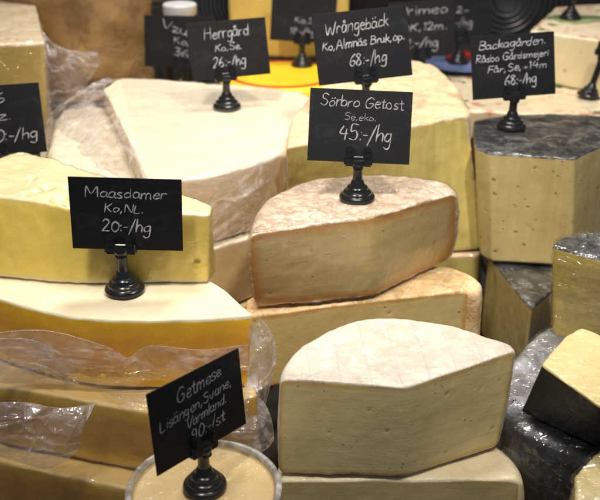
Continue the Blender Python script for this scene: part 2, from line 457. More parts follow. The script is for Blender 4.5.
# plastic sheet between two 3D border curves
def sheet(name, parent, A, B, m, nu=90, nv=40, bulge=.01, amp=.006, seed=1., up=Vector((0,-.6,.5)), fs=1.0, ragged=.004, mid=None, ncr=30, crz=.0050, glint_r=.0003):
    """A, B: lists of world points (same meaning of u); bows along 'up'"""
    def curve(P, t):
        n = len(P)-1; x = t*n; i = min(int(x), n-1); f = x-i
        p0 = P[max(i-1,0)]; p1 = P[i]; p2 = P[i+1]; p3 = P[min(i+2, n)]
        return .5*((2*p1)+(p2-p0)*f+(2*p0-5*p1+4*p2-p3)*f*f+(3*p1-p0-3*p2+p3)*f**3)
    vs = []; org = parent.location
    rn = random.Random(int(seed*100)); lines = []
    for _ in range(ncr):
        th = rn.choice((rn.uniform(-.5, .5), rn.uniform(.9, 2.2))); lines.append((rn.random(), rn.random(), math.cos(th), math.sin(th), rn.uniform(.02, .05), rn.uniform(-.6, 1), rn.uniform(.15, .5)))
    asp = max(.25, min(3, (A[-1]-A[0]).length/max(.01, (B[0]-A[0]).length)))
    hem = []
    for j in range(nv+1):
        v = j/nv
        for i in range(nu+1):
            u = i/nu
            a = curve(A, u); b = curve(B, u)
            if mid:
                c = curve(mid, u); p = a*(1-v)**2+c*2*v*(1-v)+b*v*v
            else: p = a.lerp(b, v)+up*(bulge*math.sin(math.pi*v))
            q = Vector((p.x, p.y, p.z*1.4))
            q2 = Vector((q.x+.4*q.z, q.y, q.z*1.7-.5*q.x)); d = amp*(.35*crease(q2, 20*fs, seed)+.6*vnoise(q, 10*fs, seed)+.45*(ridge(q2, 9*fs, seed+3))+.25*ridge(q, 24*fs, seed+8))
            for (lu, lv, cx, sx_, lw, la, ll) in lines:
                du = (u-lu)*asp; dv = v-lv
                pd = abs(-du*sx_+dv*cx); al = abs(du*cx+dv*sx_)
                if pd < lw and al < ll*asp**.5: d += crz*la*(1-pd/lw)*(1-al/(ll*asp**.5))
            e = min(1, min(v, 1-v)*8+.35)
            p = p+up.normalized()*d*e+Vector((0, 0, ragged*vnoise(p, 40, seed)))*(1 if v > .5 else 0)
            vs.append(p-org)
            if j == 0: hem.append(p-org)
    fs_ = [(j*(nu+1)+i, j*(nu+1)+i+1, (j+1)*(nu+1)+i+1, (j+1)*(nu+1)+i) for j in range(nv) for i in range(nu)]
    o = mesh_obj(name, vs, fs_, m, parent)
    if glint_r:  # added pale tube stands in for the specular line on the top edge
        hv = []; n6 = 6
        for i, p in enumerate(hem):
            t = (hem[min(i+1, nu)]-hem[max(i-1, 0)]).normalized(); a1 = t.cross(Vector((0,1,0))).normalized(); a2 = t.cross(a1)
            r = glint_r*(.7+.5*abs(vnoise(p, 60, seed)))
            for k in range(n6): hv.append(p+a1*r*math.cos(k*math.pi/3)+a2*r*math.sin(k*math.pi/3))
        hf = [(i*n6+k, i*n6+(k+1) % n6, (i+1)*n6+(k+1) % n6, (i+1)*n6+k) for i in range(nu) for k in range(n6)]
        mesh_obj('bag_edge_glint', hv, hf, M['hem'], o)
    return o

# ------------------------------------------------------------------ handwriting
G = {
'A':(7,'0,0 3,9 6,0;1,3.2 5.4,3.2'),'B':(6,'.6,0 .8,9;.6,9 4.4,8.4 4.4,5.4 1,4.8 5,4 5.2,1 2.8,-.2 .4,.2'),'D':(7,'.6,0 .8,9 4.4,8 6,4.6 4.6,1 .4,0'),
'F':(5,'.6,0 .8,9;.8,9 4.8,9.2;.7,4.8 3.9,5'),'G':(7,'5.8,7.6 3.6,9.2 1,7.2 .4,3.6 1.8,.4 4.4,.2 5.8,2.4 5.6,4 3.4,4'),'H':(7,'.6,0 .8,9;5.6,0 5.6,9.2;.6,4.6 5.6,4.9'),
'K':(6,'.6,0 .8,9;5,9 .8,4.2;1.8,5 5.2,0'),'L':(5,'.8,9 .6,0 4.6,.2'),'M':(9,'.4,0 1,9 4,3 7,9 7.8,0'),'N':(7,'.4,0 .7,9 5.4,.2 5.8,9.2'),
'P':(6,'.6,0 .8,9;.6,8.8 4.6,8.6 4.9,5.6 3,4.4 .8,4.6'),'R':(6,'.6,0 .8,9;.6,8.8 4.4,8.6 4.6,5.6 3,4.6 .8,4.6 5.2,0'),'S':(6,'5,7.8 3,9.2 1,7.8 1.4,5.6 4,4.4 5,2.2 3.2,0 .6,1'),
'V':(6,'.3,9 2.8,0 5.6,9.2'),'W':(9,'.2,9 2,0 4.2,6 6,0 8.4,9.4'),
'a':(5.2,'4,4.6 2,5 .6,3.2 .8,.8 2.4,.2 4,2 4.1,4.8 4,1 4.9,0'),'b':(5,'.6,9 .6,0;.6,3 2.4,5 4.2,3.6 4,1 2.2,0 .6,.8'),'c':(4.4,'3.8,4.4 2,5 .6,3 1,.6 2.6,0 4,1'),
'd':(5.4,'4,4.4 2,5 .6,3.2 .8,.8 2.4,.2 4,2;4.2,9 4.1,0'),'e':(4.6,'.6,2.6 3.8,3.2 3.4,4.8 1.8,5 .6,3.2 .8,.8 2.4,-.1 4,1'),'f':(4,'3.6,8.6 2.2,9 1.6,7 1.5,0;.2,5 3.2,5.1'),
'g':(5,'4,4.6 2,5 .6,3.2 1,1 2.6,.8 4,2.6;4.1,5 4,-2.4 2.4,-4 .6,-3'),'h':(5,'.6,9.4 .5,0;.6,2.6 2.6,5 3.9,3.8 3.9,0'),'i':(2.2,'1,5 1,0;1,7.2 1.1,7.5'),'j':(2.6,'1.5,5 1.4,-2.6 .1,-3.6;1.5,7.2 1.6,7.5'),
'k':(4.8,'.6,9.2 .6,0;3.8,5 .8,2.2;1.5,2.8 4.1,0'),'l':(2.2,'1,9.2 .9,0'),'m':(7.4,'.5,5 .6,0;.6,3 2.2,5 3.3,3.8 3.3,0;3.3,3 5,5 6.2,3.8 6.3,0'),'n':(5,'.5,5 .6,0;.6,3 2.6,5 3.9,3.8 4,0'),
'o':(5,'2.4,5 .7,3.4 .8,1 2.4,0 4.1,1.4 4,3.8 2.4,5'),'p':(5,'.6,5 .5,-4;.6,3 2.4,5 4.2,3.6 4,1 2.2,0 .6,.8'),'r':(3.8,'.6,5 .6,0;.6,2.8 2,4.8 3.5,4.7'),'s':(4.2,'3.6,4.3 2,5 .8,4 1.2,2.8 3.2,2 3.4,.6 1.8,-.1 .5,.6'),
't':(3.8,'1.8,8 1.7,.8 2.8,0 3.6,.6;.2,5.2 3.4,5.3'),'u':(5,'.6,5 .6,1.4 2,0 3.8,1.6;3.9,5 4,.6 4.8,0'),'v':(4.6,'.3,5 2.2,0 4.2,5.2'),'y':(4.8,'.5,5 1,2.2 2.6,2 4,4;4.1,5.2 3.6,-2.4 2,-4 .6,-3.2'),'z':(4.6,'.6,4.8 3.9,5 .5,.1 4.2,.3'),
'0':(5.4,'2.6,8.6 .8,6.6 .6,2.4 2.4,0 4.6,2 4.7,6.4 2.6,8.6'),'1':(3,'.6,7.4 1.9,9 1.8,0'),'2':(5.6,'.7,7 2.4,8.8 4.4,7.2 3.4,4 .5,.2 2.4,.5 5,.2'),'3':(5.2,'.8,8.2 3,8.9 4.2,7 2,4.8 4.4,3.6 4.2,.9 2.2,-.1 .6,.8'),
'4':(5.8,'2.2,9 .5,4 5,4.2;4,7 3.7,0'),'5':(5.4,'4.6,9 1.4,8.8 1,5 3.4,5.4 4.6,3 3.2,.2 .6,.6'),'6':(5.4,'4,8.8 1.4,5.6 .7,2 2.4,0 4.4,1.6 3.8,4 1.2,3.4'),'8':(5.4,'4.3,7.6 2.6,8.8 1.1,7.2 3.6,4.4 4.4,1.6 2.5,0 .8,1.6 2,4.4 4.3,7.6'),
'9':(5.2,'4,7.2 2.4,8.8 .8,7 1.4,4.8 3.6,5.2 4.1,7.6 3.9,3.4 2.6,0'),':':(2.4,'1,4.8 1.1,5.1;1,.8 1.1,1.1'),'-':(3.2,'.3,3 2.8,3.2'),'/':(4.2,'.2,-2 4,9.6'),',':(3.0,'1.2,.8 .5,-1.6'),'.':(2.2,'.9,.1 1.1,.3'),'+':(5,'2.3,.8 2.4,5;.4,2.8 4.4,3'),'!':(2.4,'1,9 1,2.6;1,.2 1.1,.4'),' ':(3.4,''),
}
G['å'] = (G['a'][0], G['a'][1]+';2.4,6.3 1.7,7.2 2.5,8.1 3.2,7.2 2.4,6.3'); G['ä'] = (G['a'][0], G['a'][1]+';1.3,7 1.5,7.6;3.3,7.2 3.5,7.8')
G['ö'] = (G['o'][0], G['o'][1]+';1.3,7 1.5,7.6;3.3,7.2 3.5,7.8')
def writing(name, lines, m, parent, W, Hc, yoff, seed=0, pen=.00044):
    """lines: (text, left, right, baseline, cap height, pen factor, slope), fractions of the card, origin top-left"""
    rnd = random.Random(seed); vs = []; fs = []
    for (txt, x0, x1, yb, ch, pf, slope) in lines:
        adv = sum(G[c][0] for c in txt); sx = (x1-x0)*W/adv; sy = ch*Hc/9.0*.92
        x = x0*W-W/2
        for c in txt:
            w, d = G[c]
            jx = rnd.uniform(-.25, .25); jy = rnd.uniform(-.35, .35); sk = rnd.uniform(.02, .16); kz = rnd.uniform(.9, 1.1)
            for s in d.split(';'):
                if not s: continue
                P = [tuple(map(float, q.split(','))) for q in s.split()]
                P = [(a+jx+sk*b+rnd.uniform(-.22, .22), b*kz+jy+rnd.uniform(-.24, .24)) for a, b in P]
                P = smoothprof(P, 5) if len(P) > 2 else smoothprof(P, 3)
                Q = []
                for a, b in P:
                    X = x+a*sx; Z = Hc/2-yb*Hc+b*sy+slope*(X)
                    Q.append(Vector((X, 0, Z)))
                base = len(vs); n = len(Q)
                for i, q in enumerate(Q):
                    t = (Q[min(i+1, n-1)]-Q[max(i-1, 0)])
                    if t.length < 1e-9: t = Vector((1,0,0))
                    t.normalize(); nn = Vector((-t.z, 0, t.x))
                    hw = pen*pf*(1+.34*math.sin(i*.55+x*900)+rnd.uniform(-.16,.16))
                    ex = (-t*hw*.5 if i == 0 else (t*hw*.5 if i == n-1 else Vector()))
                    if i in (0, n-1):
                        vs.append(q+nn*hw*.55+ex*1.6+Vector((0,yoff,0))); vs.append(q-nn*hw*.55+ex*1.6+Vector((0,yoff,0)))
                    else:
                        vs.append(q+nn*hw+Vector((0,yoff,0))); vs.append(q-nn*hw+Vector((0,yoff,0)))
                for i in range(n-1):
                    a = base+2*i; fs.append((a+1, a, a+2, a+3))
            x += w*sx
    # give the ink its own thickness: each stroke 0.02 mm above the last so none coincide
    return vs, fs

CLIPZ = .040          # height of the card's lower edge over the foot
def holder_meshes():
    prof = [(0,0),(.0172,0),(.0184,.0012),(.0186,.0034),(.0178,.0050),(.0158,.0058),(.0150,.0066),(.0148,.0088),(.0138,.0100),(.0118,.0108),(.0112,.0118),(.0109,.0138),(.0098,.0150),(.0082,.0158),(.0074,.0172),(.0066,.0200),(.0056,.0215),(0,.0217)]
    b = lathe_bm(prof, 56)
    s = lathe_bm([(0,.0205),(.0052,.0205),(.0050,.024),(.0048,.034),(.0056,.0355),(.0072,.0375),(.0078,.0405),(.0070,.0435),(0,.0445)], 32)
    return b, s
_b, _s = holder_meshes()
proto = {}
def me_of(bm, nm, sharp=30):
    me = bpy.data.meshes.new(nm); bm.to_mesh(me); bm.free()
    me.polygons.foreach_set('use_smooth', [True]*len(me.polygons)); me.set_sharp_from_angle(angle=R(sharp)); me.materials.append(M['blackpl']); return me
proto['foot'] = me_of(_b, 'foot'); proto['stem'] = me_of(_s, 'stem')
# clip in its own frame: origin = middle of the card's lower edge, card in the xz plane, front = -y
cb = box_bm(-.0145, .0145, -.0040, .0042, -.0035, .0075, .0016, 3)
for sx in (-1, 1):
    box_bm(sx*.0088-.0040, sx*.0088+.0040, -.0050, -.0009, .004, .0165, .0013, 2, cb)
    box_bm(sx*.0088-.0022, sx*.0088+.0022, -.0060, -.0045, .0105, .0150, .0006, 2, cb)
box_bm(-.0120, .0120, .0014, .0046, .004, .0185, .0012, 2, cb)
box_bm(-.0050, .0050, -.0052, .0030, -.0075, -.002, .0014, 2, cb)
proto['clip'] = me_of(cb, 'clip')

SIGNS = 'black price cards on black plastic holders'
def sign(label, px, py, z, wpx=None, lines=(), yaw=0, roll=0, tilt=20, lean=(0, 0), ratio=.705, ink='chalk', seed=1, loc=None, W=None, stemlen=1.0, pen=1.0, dx=0):
    loc = loc or U(px, py, z)
    d = depth(px, py, z) if z is not None else 1
    W = W or wpx*d/F; Hc = W*ratio if W > .05 else .07
    r = thing('price_sign', label, 'price sign', loc, SIGNS, (R(lean[0]), R(lean[1]), R(yaw)))
    def part(nm, me, par=r, mtx=None):
        o = bpy.data.objects.new(nm, me); COL.objects.link(o); o.parent = par
        if mtx is not None: o.matrix_local = mtx
        return o
    part('foot', proto['foot'])
    stm = part('stem', proto['stem'])
    zc = CLIPZ
    if stemlen != 1.0:
        stm.scale = (1, 1, stemlen); zc = .0445*stemlen-.0045
        stm.location = (0, 0, .0205*(1-stemlen)+.001)
        zc = (.0405)*stemlen+.0205*(1-stemlen)+.001
    mx = Matrix.Translation((0, -.001, zc)) @ Matrix.Rotation(R(-tilt), 4, 'X') @ Matrix.Rotation(R(roll), 4, 'Y')
    part('clip', proto['clip'], r, mx)
    cm = mx @ Matrix.Translation((dx, 0, Hc/2+.0005))
    if W <= .01: return r
    bm = box_bm(-W/2, W/2, -.0006, .0006, -Hc/2, Hc/2, .0002, 1)
    me = bpy.data.meshes.new('card'); bm.to_mesh(me); bm.free(); me.materials.append(M['card'])
    card = part('card', me, r, cm)
    if lines:
        vs, fs = writing('lettering', lines, None, None, W, Hc, -.0006, seed, .00044*pen)
        # thin raised ink: alternate heights keep crossing strokes apart
        vs2 = [Vector((v.x, v.y-.00008-.00000025*(i % 4000), v.z)) for i, v in enumerate(vs)]
        mo = mesh_obj('lettering', vs2, fs, M[ink], card, False)
    return r

# ------------------------------------------------------------------ cheese materials
def P(name, *a, **k): M[name] = paste(name, *a, **k)
def Q(name, *a, **k): M[name] = rind(name, *a, **k)
P('p_goat', (.66,.48,.19), (.74,.57,.26), (.60,.30,.07), .015, .10, .9, .42, .5, film=(4,4,.6), edge_soft=.45, cb=.0014)
Q('r_goat', (.62,.44,.30), (.76,.63,.51), (.54,.35,.21), 38, .55, .25, .0016, contrast=.10)
P('p_goat2', (.60,.46,.19), (.67,.53,.25), (.58,.32,.09), .010, .10, .6, .45, .3, edge_soft=.15)
Q('r_goat2', (.66,.42,.17), (.80,.62,.38), (.55,.30,.11), 22, .6, .2, .0014, grid=((.85,.78,.68), .026, R(25)))
P('p_white', (.62,.51,.23), (.72,.60,.30), (.58,.39,.13), .009, .15, .9, .42, .35, hole_scale=110, edge_soft=.4)
Q('r_white', (.60,.53,.43), (.74,.70,.63), (.52,.42,.28), 16, .5, .3, .0011, grid=((.42,.42,.50), .026, R(-3)), sw=.25, c3m=.25, contrast=.16)
P('p_white2', (.58,.47,.20), (.67,.55,.27), (.52,.35,.12), .009, .13, .7, .42, .4)
Q('r_white2', (.66,.54,.33), (.78,.68,.48), None, 18, .5, .4, .0010)
P('p_maas', (.90,.65,.09), (.93,.71,.15), (.92,.70,.18), .010, 0, .3, .36, .35, film=(2,1,6))
Q('r_maas', (.84,.72,.38), (.88,.78,.50), None, 12, .45, .3, .0008, sw=.3)
Q('r_gouda', (.78,.66,.43), (.84,.74,.53), None, 10, .55, .15, .0005, sw=.25)
Q('r_gouda2', (.66,.44,.14), (.74,.53,.22), None, 10, .5, .3, .0006, sw=.2)
P('p_gouda', (.72,.33,.030), (.78,.40,.05), (.98,.56,.03), .026, 0, .3, .42, .22, film=(1,1,4), edge_soft=.8)
P('p_gouda2', (.62,.33,.06), (.70,.41,.09), (.82,.50,.08), .022, 0, .5, .42, .4, film=(1,1,4), cb=.0012)  # darker than p_gouda: dimmer light on the lower slabs put into the colour
P('p_herr', (0.760,0.546,0.266), (0.840,0.663,0.346), (.78,.56,.34), .012, 0, .5, .42, .4, film=(1,1,3))
Q('r_herr', (.86,.75,.54), (.90,.80,.61), None, 9, .45, .3, .0009, sw=.25, fold=(12, -30, 1.1))
P('p_wrang', (.62,.50,.13), (.76,.64,.24), (.60,.46,.17), .005, .05, 2.2, .36, .7, film=(4,4,.4), vert=True, cb=.0028)
Q('r_wrang', (.66,.47,.27), (.78,.61,.40), (.58,.38,.20), 20, .6, .2, .0012)
P('p_backa', (.76,.60,.24), (.84,.69,.33), (.72,.48,.20), .006, .20, 1.3, .40, .45, film=(4,4,.5), vert=True, cb=.0012)
Q('r_black', (.010,.010,.011), (.035,.034,.036), (.24,.23,.21), 17, .36, .9, .0014, contrast=.08, sw=0)  # pale patches stand in for reflections of the film over the black
Q('r_silver', (.16,.16,.17), (.36,.36,.39), (.52,.52,.56), 12, .35, .9, .0014, contrast=.06, sw=0)
Q('r_wax', (.008,.008,.009), (.020,.019,.019), None, 22, .33, .35, .0010, sw=0)
P('p_wax', (0.700,0.511,0.134), (0.800,0.615,0.187), (.62,.52,.26), .003, 0, .5, .4, .5)
Q('r_pale', (.68,.55,.25), (.80,.68,.37), None, 16, .4, .5, .0008, sw=.25)
P('p_right', (0.720,0.536,0.101), (0.790,0.624,0.158), (.60,.47,.14), .005, 0, .6, .38, .6, film=(1,1,7), cb=.0014)
Q('r_foil', (.02,.02,.022), (.10,.10,.10), (.62,.60,.56), 45, .30, .9, .0026, contrast=.08, sw=0)  # pale flecks paint the wrap's white glints into the dark top
P('p_block', (0.740,0.527,0.125), (0.800,0.590,0.161), (.78,.60,.30), .006, .10, .3, .45, .4)
Q('r_block', (.84,.66,.42), (.88,.74,.52), None, 12, .5, .4, .0010)
P('p_dark', (.58,.46,.18), (.70,.57,.27), (.52,.41,.19), .004, 0, 1.8, .40, .6, film=(4,4,.5), vert=True, cb=.0014)

# ------------------------------------------------------------------ cheeses
WC = 'cut cheeses stacked on the counter'
# centre stack
c_goat = cheese('goat_cheese', 'half round of goat cheese with mottled pink white rind, under the 45 kronor price card', 'cheese', -.350, -.443,
    [(249,234,'c',256,307),(372,216.5,'c',373,297),(457,193,'r',451,258),(452,183,'r'),(420,176,'r'),(385,173.5,'r'),(350,174,'r'),(310,179,'r'),(280,189,'r'),(258,206,'r',262,290)],
    M['p_goat'], M['r_goat'], None, .004, .010, .0026, .0020, .0010, .0016, 5, .0015, 6, (.0012,.002), 1.3, rindlump=.0014, waist=-.002, wob=.002, wrap=.7, wrap_mat=M['goatfilm'], wrap_amp=.0012)
c_goat2 = cheese('goat_cheese', 'orange-rinded cheese piece with white cross lines, directly beneath the mottled goat cheese', 'cheese', -.447, -.537,
    [(246,316,'c'),(370,300,'c'),(470,290,'r'),(479,290,'r'),(482,284,'r'),(476,277,'r'),(460,269,'r'),(437,264,'r'),(350,264,'r'),(280,275,'r'),(246,298,'c')],
    M['p_goat2'], M['r_goat2'], None, .003, .007, .003, .0024, .0008, .0012, 5, .0015, 2, (.0012,.002), 2.1)
c_white = cheese('white_rind_cheese', 'large half round with smooth white rind and olive cut faces at the front', 'cheese', -.430, -.527,
    [(280,378,'c',278,473),(405,387,'c',402,477),(517,350,'r',499,446),(507,341,'r'),(470,328.5,'r'),(438,321,'r'),(402,315.5,'r'),(366,316,'r'),(330,327,'r'),(300,346,'r'),(283,365,'r')],
    M['p_white'], M['r_white'], None, .002, .008, .0018, .0020, .0006, .0012, 5, .0015, 8, (.0011,.0018), 3.7, waist=-.001)
c_white2 = cheese('white_rind_cheese', 'lower cream cheese piece sticking out under the front white-rinded half round', 'cheese', -.531, -.620,
    [(278,480,'c'),(522,479,'r'),(519,466,'r'),(505,448,'r'),(470,430,'r'),(420,420,'r'),(350,420,'r'),(290,445,'r')],
    M['p_white2'], M['r_white2'], None, .007, .008, .003, .0026, .0006, .0012, 4, .0015, 3, (.0012,.002), 4.2)
# left stack
c_maas = cheese('holey_yellow_cheese', 'bright yellow wedge with eyes on its top, behind the 20 kronor price card', 'cheese', -.320, -.391,
    [(-60,186,'c',-60,266),(0,196,'c',0,277),(45,201,'c',50,282),(75,208,'c',80,284),(140,212,'c',140,283),(209,214,'c',208,283),(212,204,'c'),(190,197,'c'),(150,187,'c'),(75,167,'c'),(24,151,'r'),(8,154,'r'),(-60,182,'c')],
    M['p_maas'], M['r_maas'], None, .002, .005, .0028, .0022, .0012, .0022, 4, .003, 0, (.004,.006), 5.4, dent_top=5, eyes=[(U(60,198,-.320),.011),(U(71,203,-.320),.009),(U(46,188,-.320),.008),(U(30,180,-.320),.005),(U(66,168+20,-.320),.005),(Y(67,233,.765),.007),(Y(12,250,.79),.0035),(Y(21,256,.785),.003),(Y(196,262,.765),.004)], wrap=.6, wrap_amp=.0008, wob=.002)
c_g1 = cheese('gouda_cheese', 'wide cream-topped slab with orange side beneath the bright yellow wedge, in a loose bag', 'cheese', -.3926, -.463,
    [(-90,262,'c'),(0,299,'c'),(40,310,'c'),(75,317,'c'),(110,320,'c'),(150,321,'c'),(200,319,'c'),(254,315.5,'c',248,386),(224,289,'c'),(204,276,'c'),(150,225,'r'),(60,215,'r'),(-90,225,'r')],
    M['p_gouda'], M['r_gouda'], 'large orange slabs stacked at the left', .004, .006, .0030, .0022, .0006, .0010, 3, .0015, 0, seed=6.2)
c_g2 = cheese('gouda_cheese', 'orange slab in the middle of the left stack, wrapped in crumpled plastic', 'cheese', -.466, -.534,
    [(-90,362,'c'),(0,386,'c'),(50,394,'c'),(92,402,'c'),(150,412,'c'),(200,410,'c'),(258,395,'c'),(240,360,'c'),(150,310,'r'),(0,300,'r'),(-90,310,'r')],
    M['p_gouda2'], M['r_gouda2'], 'large orange slabs stacked at the left', .004, .005, .0030, .0024, .0008, .0010, 3, .0015, 0, seed=7.7, wrap=.8)
c_g3 = cheese('gouda_cheese', 'lowest orange slab of the left stack, at the bottom left corner', 'cheese', -.537, -.620,
    [(-90,440,'c'),(0,461,'c'),(50,472,'c'),(125,489,'c'),(160,492,'c'),(200,480,'c'),(215,440,'c'),(150,390,'r'),(0,380,'r'),(-90,390,'r')],
    M['p_gouda2'], M['r_gouda2'], 'large orange slabs stacked at the left', .004, .005, .0030, .0026, .0008, .0010, 3, .0015, 0, seed=8.7, wrap=.8)
# behind left
c_h1 = cheese('wrapped_pale_cheese', 'big pale wheel piece with pinkish side behind, carrying the 26 kronor price card', 'cheese', -.335, -.413,
    [(145,181,'c'),(187,179.5,'c',190,247),(215,175,'c'),(240,168.5,'c'),(262,162,'c'),(284,152,'r'),(291,135,'r'),(309,104,'r'),(305,93,'r'),(260,86.5,'r'),(200,82,'r'),(150,78.5,'r'),(120,78,'c'),(103,88,'c'),(124,130,'c')],
    M['p_herr'], M['r_herr'], None, .004, .008, .003, .0028, .0008, .0012, 4, .0015, 0, seed=9.1, wrap=.5, wrap_mat=M['folds'], wrap_amp=.0018)
c_h2 = cheese('wrapped_pale_cheese', 'lower pale wrapped wheel piece under the pinkish-sided one, its left end showing', 'cheese', -.416, -.494,
    [(40,190,'c'),(100,250,'c'),(212,249,'c'),(262,233,'c'),(300,205,'r'),(320,160,'r'),(250,128,'r'),(150,120,'r'),(70,120,'r'),(40,145,'c')],
    M['p_herr'], M['r_herr'], None, .004, .006, .003, .0030, .0008, .0012, 4, .0015, 0, seed=10.3, wrap=.7)
c_h4 = cheese('wrapped_pale_cheese', 'small pale pinkish piece under loose film, left of the big pale wheel piece', 'cheese', -.362, -.414,
    [(40,188,'c'),(90,196,'c'),(146,205,'c'),(128,153,'c'),(106,108,'c'),(84,104,'r'),(58,116,'r')],
    M['p_herr'], M['r_herr'], None, .004, .010, .004, .0030, .0010, .0030, 5, .0015, 0, seed=10.9, wrap=.7)
c_h3 = cheese('wrapped_pale_cheese', 'bottom brown cheese piece deep between the left stack and the goat cheeses', 'cheese', -.497, -.620,
    [(100,300,'c'),(258,306,'c'),(300,280,'c'),(300,220,'r'),(200,200,'r'),(100,210,'r')],
    M['p_goat2'], M['r_goat2'], None, .004, .006, .003, .004, .0008, .0012, 4, .0015, 0, seed=11.3)
# behind centre
c_w = cheese('tall_hard_cheese', 'tall olive-faced cheese with tan rind top under the Wrångebäck card', 'cheese', -.315, -.487,
    [(286,147,'c',290,262),(380,133,'c',385,256),(467,115,'r',483,250),(470,107,'r'),(456,85,'r'),(432,64,'r'),(395,60,'r'),(345,68,'r'),(308,98,'r'),(291,120,'r')],
    M['p_wrang'], M['r_wrang'], None, .002, .007, .003, .0028, .0010, .0020, 4, .0015, 3, (.0015,.0025), 12.9)
c_w2 = cheese('tall_hard_cheese', 'wrapped cheese low down behind the orange-rinded piece, its corner edged by film', 'cheese', -.490, -.620,
    [(300,262,'c'),(480,255,'c'),(484,240,'c'),(470,200,'c'),(320,200,'c')],
    M['p_wrang'], M['r_wrang'], None, .002, .004, .003, .003, .0006, .0012, 4, .0015, 0, seed=13.9, wrap=.8)
c_b = cheese('black_rind_cheese', 'upright cheese block with silvery black rind top and small holes, carrying the four line card', 'cheese', -.345, -.484,
    [(475,148,'c',482,256),(489,153,'c',492,262),(574,159,'c',571,266),(622,136,'c'),(640,124,'r'),(590,115,'r'),(540,114,'r'),(500,116,'r'),(474,121,'c')],
    M['p_backa'], M['r_black'], None, .002, .004, .002, .0024, .0006, .0012, 2, .0020, 15, (.0016,.0034), 14.4, wrap=.9, wrap_amp=.0008, bevel_noise=.2)
c_d = cheese('black_rind_cheese', 'shadowed wedge with grey black top and point to the front, under the upright block', 'cheese', -.488, -.600,
    [(488,256,'c'),(531,309,'c'),(558,286,'c'),(610,250,'r'),(600,225,'r'),(545,215,'r'),(495,225,'c')],
    M['p_dark'], M['r_black'], None, .002, .004, .0025, .0024, .0008, .0016, 2, .0020, 0, seed=15.1, wrap=.8, wrap_mat=M['cling2'])
c_r = cheese('film_wrapped_cheese', 'yellow cheese tightly wrapped in shiny film at the right edge, crinkled foil-like top', 'cheese', -.395, -.506,
    [(553,246,'c',553,338),(612,262,'c',612,352),(660,240,'c'),(650,222,'c'),(600,231,'c'),(562,236,'c')],
    M['p_right'], M['r_foil'], None, .002, .004, .003, .0024, .0012, .0018, 3, .0020, 0, seed=16.6, wrap=1.0, wrap_mat=M['cling'], wrap_amp=.0042, wob=.002)
c_s = cheese('silver_rind_cheese', 'wrinkled silver grey cheese between the white-rinded half round and the black wedge', 'cheese', -.500, -.620,
    [(507,404,'r'),(508,370,'r'),(530,338,'r'),(560,322,'r'),(590,326,'r'),(600,370,'r'),(570,398,'r')],
    M['p_dark'], M['r_silver'], None, .004, .012, .003, .0026, .0015, .0035, 4, .0015, 0, seed=17.2, wrap=.9, wrap_mat=M['cling2'], wrap_amp=.003)
c_k = cheese('black_wax_cheese', 'wedge with matt black rind and pale yellow cut top at the right edge', 'cheese', -.436, -.500,
    [(542,364,'c',520,412),(600,407,'c',598,447),(650,420,'c',650,450),(640,350,'c'),(602,337,'c'),(582,328,'c'),(566,336,'c',560,390)],
    M['r_wax'], M['r_pale'], None, .002, .004, .0022, .0022, .0006, .0014, 2, .0012, 0, seed=18.5, names=('cut_face', 'black_rind'))
c_k2 = cheese('black_wax_cheese', 'shiny film-wrapped black cheese below the wedge with the matt black rind', 'cheese', -.503, -.620,
    [(512,424,'r'),(560,446,'r'),(620,470,'r'),(640,420,'r'),(590,400,'r'),(530,404,'r')],
    M['r_wax'], M['r_wax'], None, .008, .012, .003, .0022, .0012, .0020, 4, .0015, 0, seed=19.5, wrap=1.0, wrap_mat=M['cling2'], wrap_amp=.004)
c_y = cheese('film_wrapped_cheese', 'small yellow wrapped cheese piece in the bottom right corner', 'cheese', -.490, -.620,
    [(575,474,'c'),(575,530,'c'),(660,530,'c'),(660,440,'c'),(603,446,'c')],
    M['p_right'], M['r_pale'], None, .002, .006, .004, .0026, .0012, .0018, 3, .0015, 0, seed=20.6, wrap=1.0, wrap_mat=M['cling2'], wrap_amp=.004)
c_l = cheese('film_wrapped_cheese', 'big cream block with wrinkled film on top at the upper left edge', 'cheese', -.256, -.420,
    [(-60,46,'c'),(45,43,'c',47,150),(40,22,'c'),(28,-25,'c'),(-60,-22,'c')],
    M['p_block'], M['r_block'], None, .002, .006, .004, .0030, .0010, .0020, 3, .0025, 3, (.002,.003), 21.3, wrap=.9, wrap_amp=.003, wrap_mat=M['cling'])

# ------------------------------------------------------------------ loose bags
def UU(l): return [U(*q) for q in l]
sheet('loose_bag', c_g1, [Y(-30,336,.66), Y(25,330,.685), Y(60,333,.69), Y(110,348,.688), Y(128,358,.688), Y(150,346,.692), Y(200,350,.695), Y(248,345,.70)],
      [Y(-30,392,.68), Y(20,387,.70), Y(60,387,.70), Y(110,388,.70), Y(130,388,.70), Y(150,388,.70), Y(200,386,.705), Y(250,386,.71)],
      M['bag'], 150, 50, .008, .0050, 2.3, Vector((0,-.9,.2)))
sheet('bag_end', c_g1, [Y(256,314,.712), Y(270,330,.735), Y(275,352,.74), Y(270,385,.73), Y(258,420,.72)],
      [Y(247,322,.705), Y(249,345,.70), Y(247,375,.70), Y(240,400,.69), Y(228,420,.69)],
      M['bag_milky'], 90, 40, .012, .0050, 4.3, Vector((.5,-.8,.1)))
sheet('inner_fold', c_g1, [Y(-30,344,.675), Y(10,338,.69), Y(45,344,.695), Y(75,362,.70)], [Y(-30,384,.69), Y(10,384,.70), Y(45,384,.705), Y(70,386,.705)],
      M['bag'], 90, 40, .004, .0030, 3.9, Vector((0,-.9,.2)))
sheet('bag_tail', c_g1, [Y(100,392,.69), Y(150,390,.685), Y(200,388,.68), Y(250,390,.69)],
      [Y(112,394,.67), Y(150,418,.665), Y(200,428,.665), Y(246,420,.68)],
      M['bag'], 110, 34, .006, .0030, 6.3, Vector((.1,-.8,.5)))
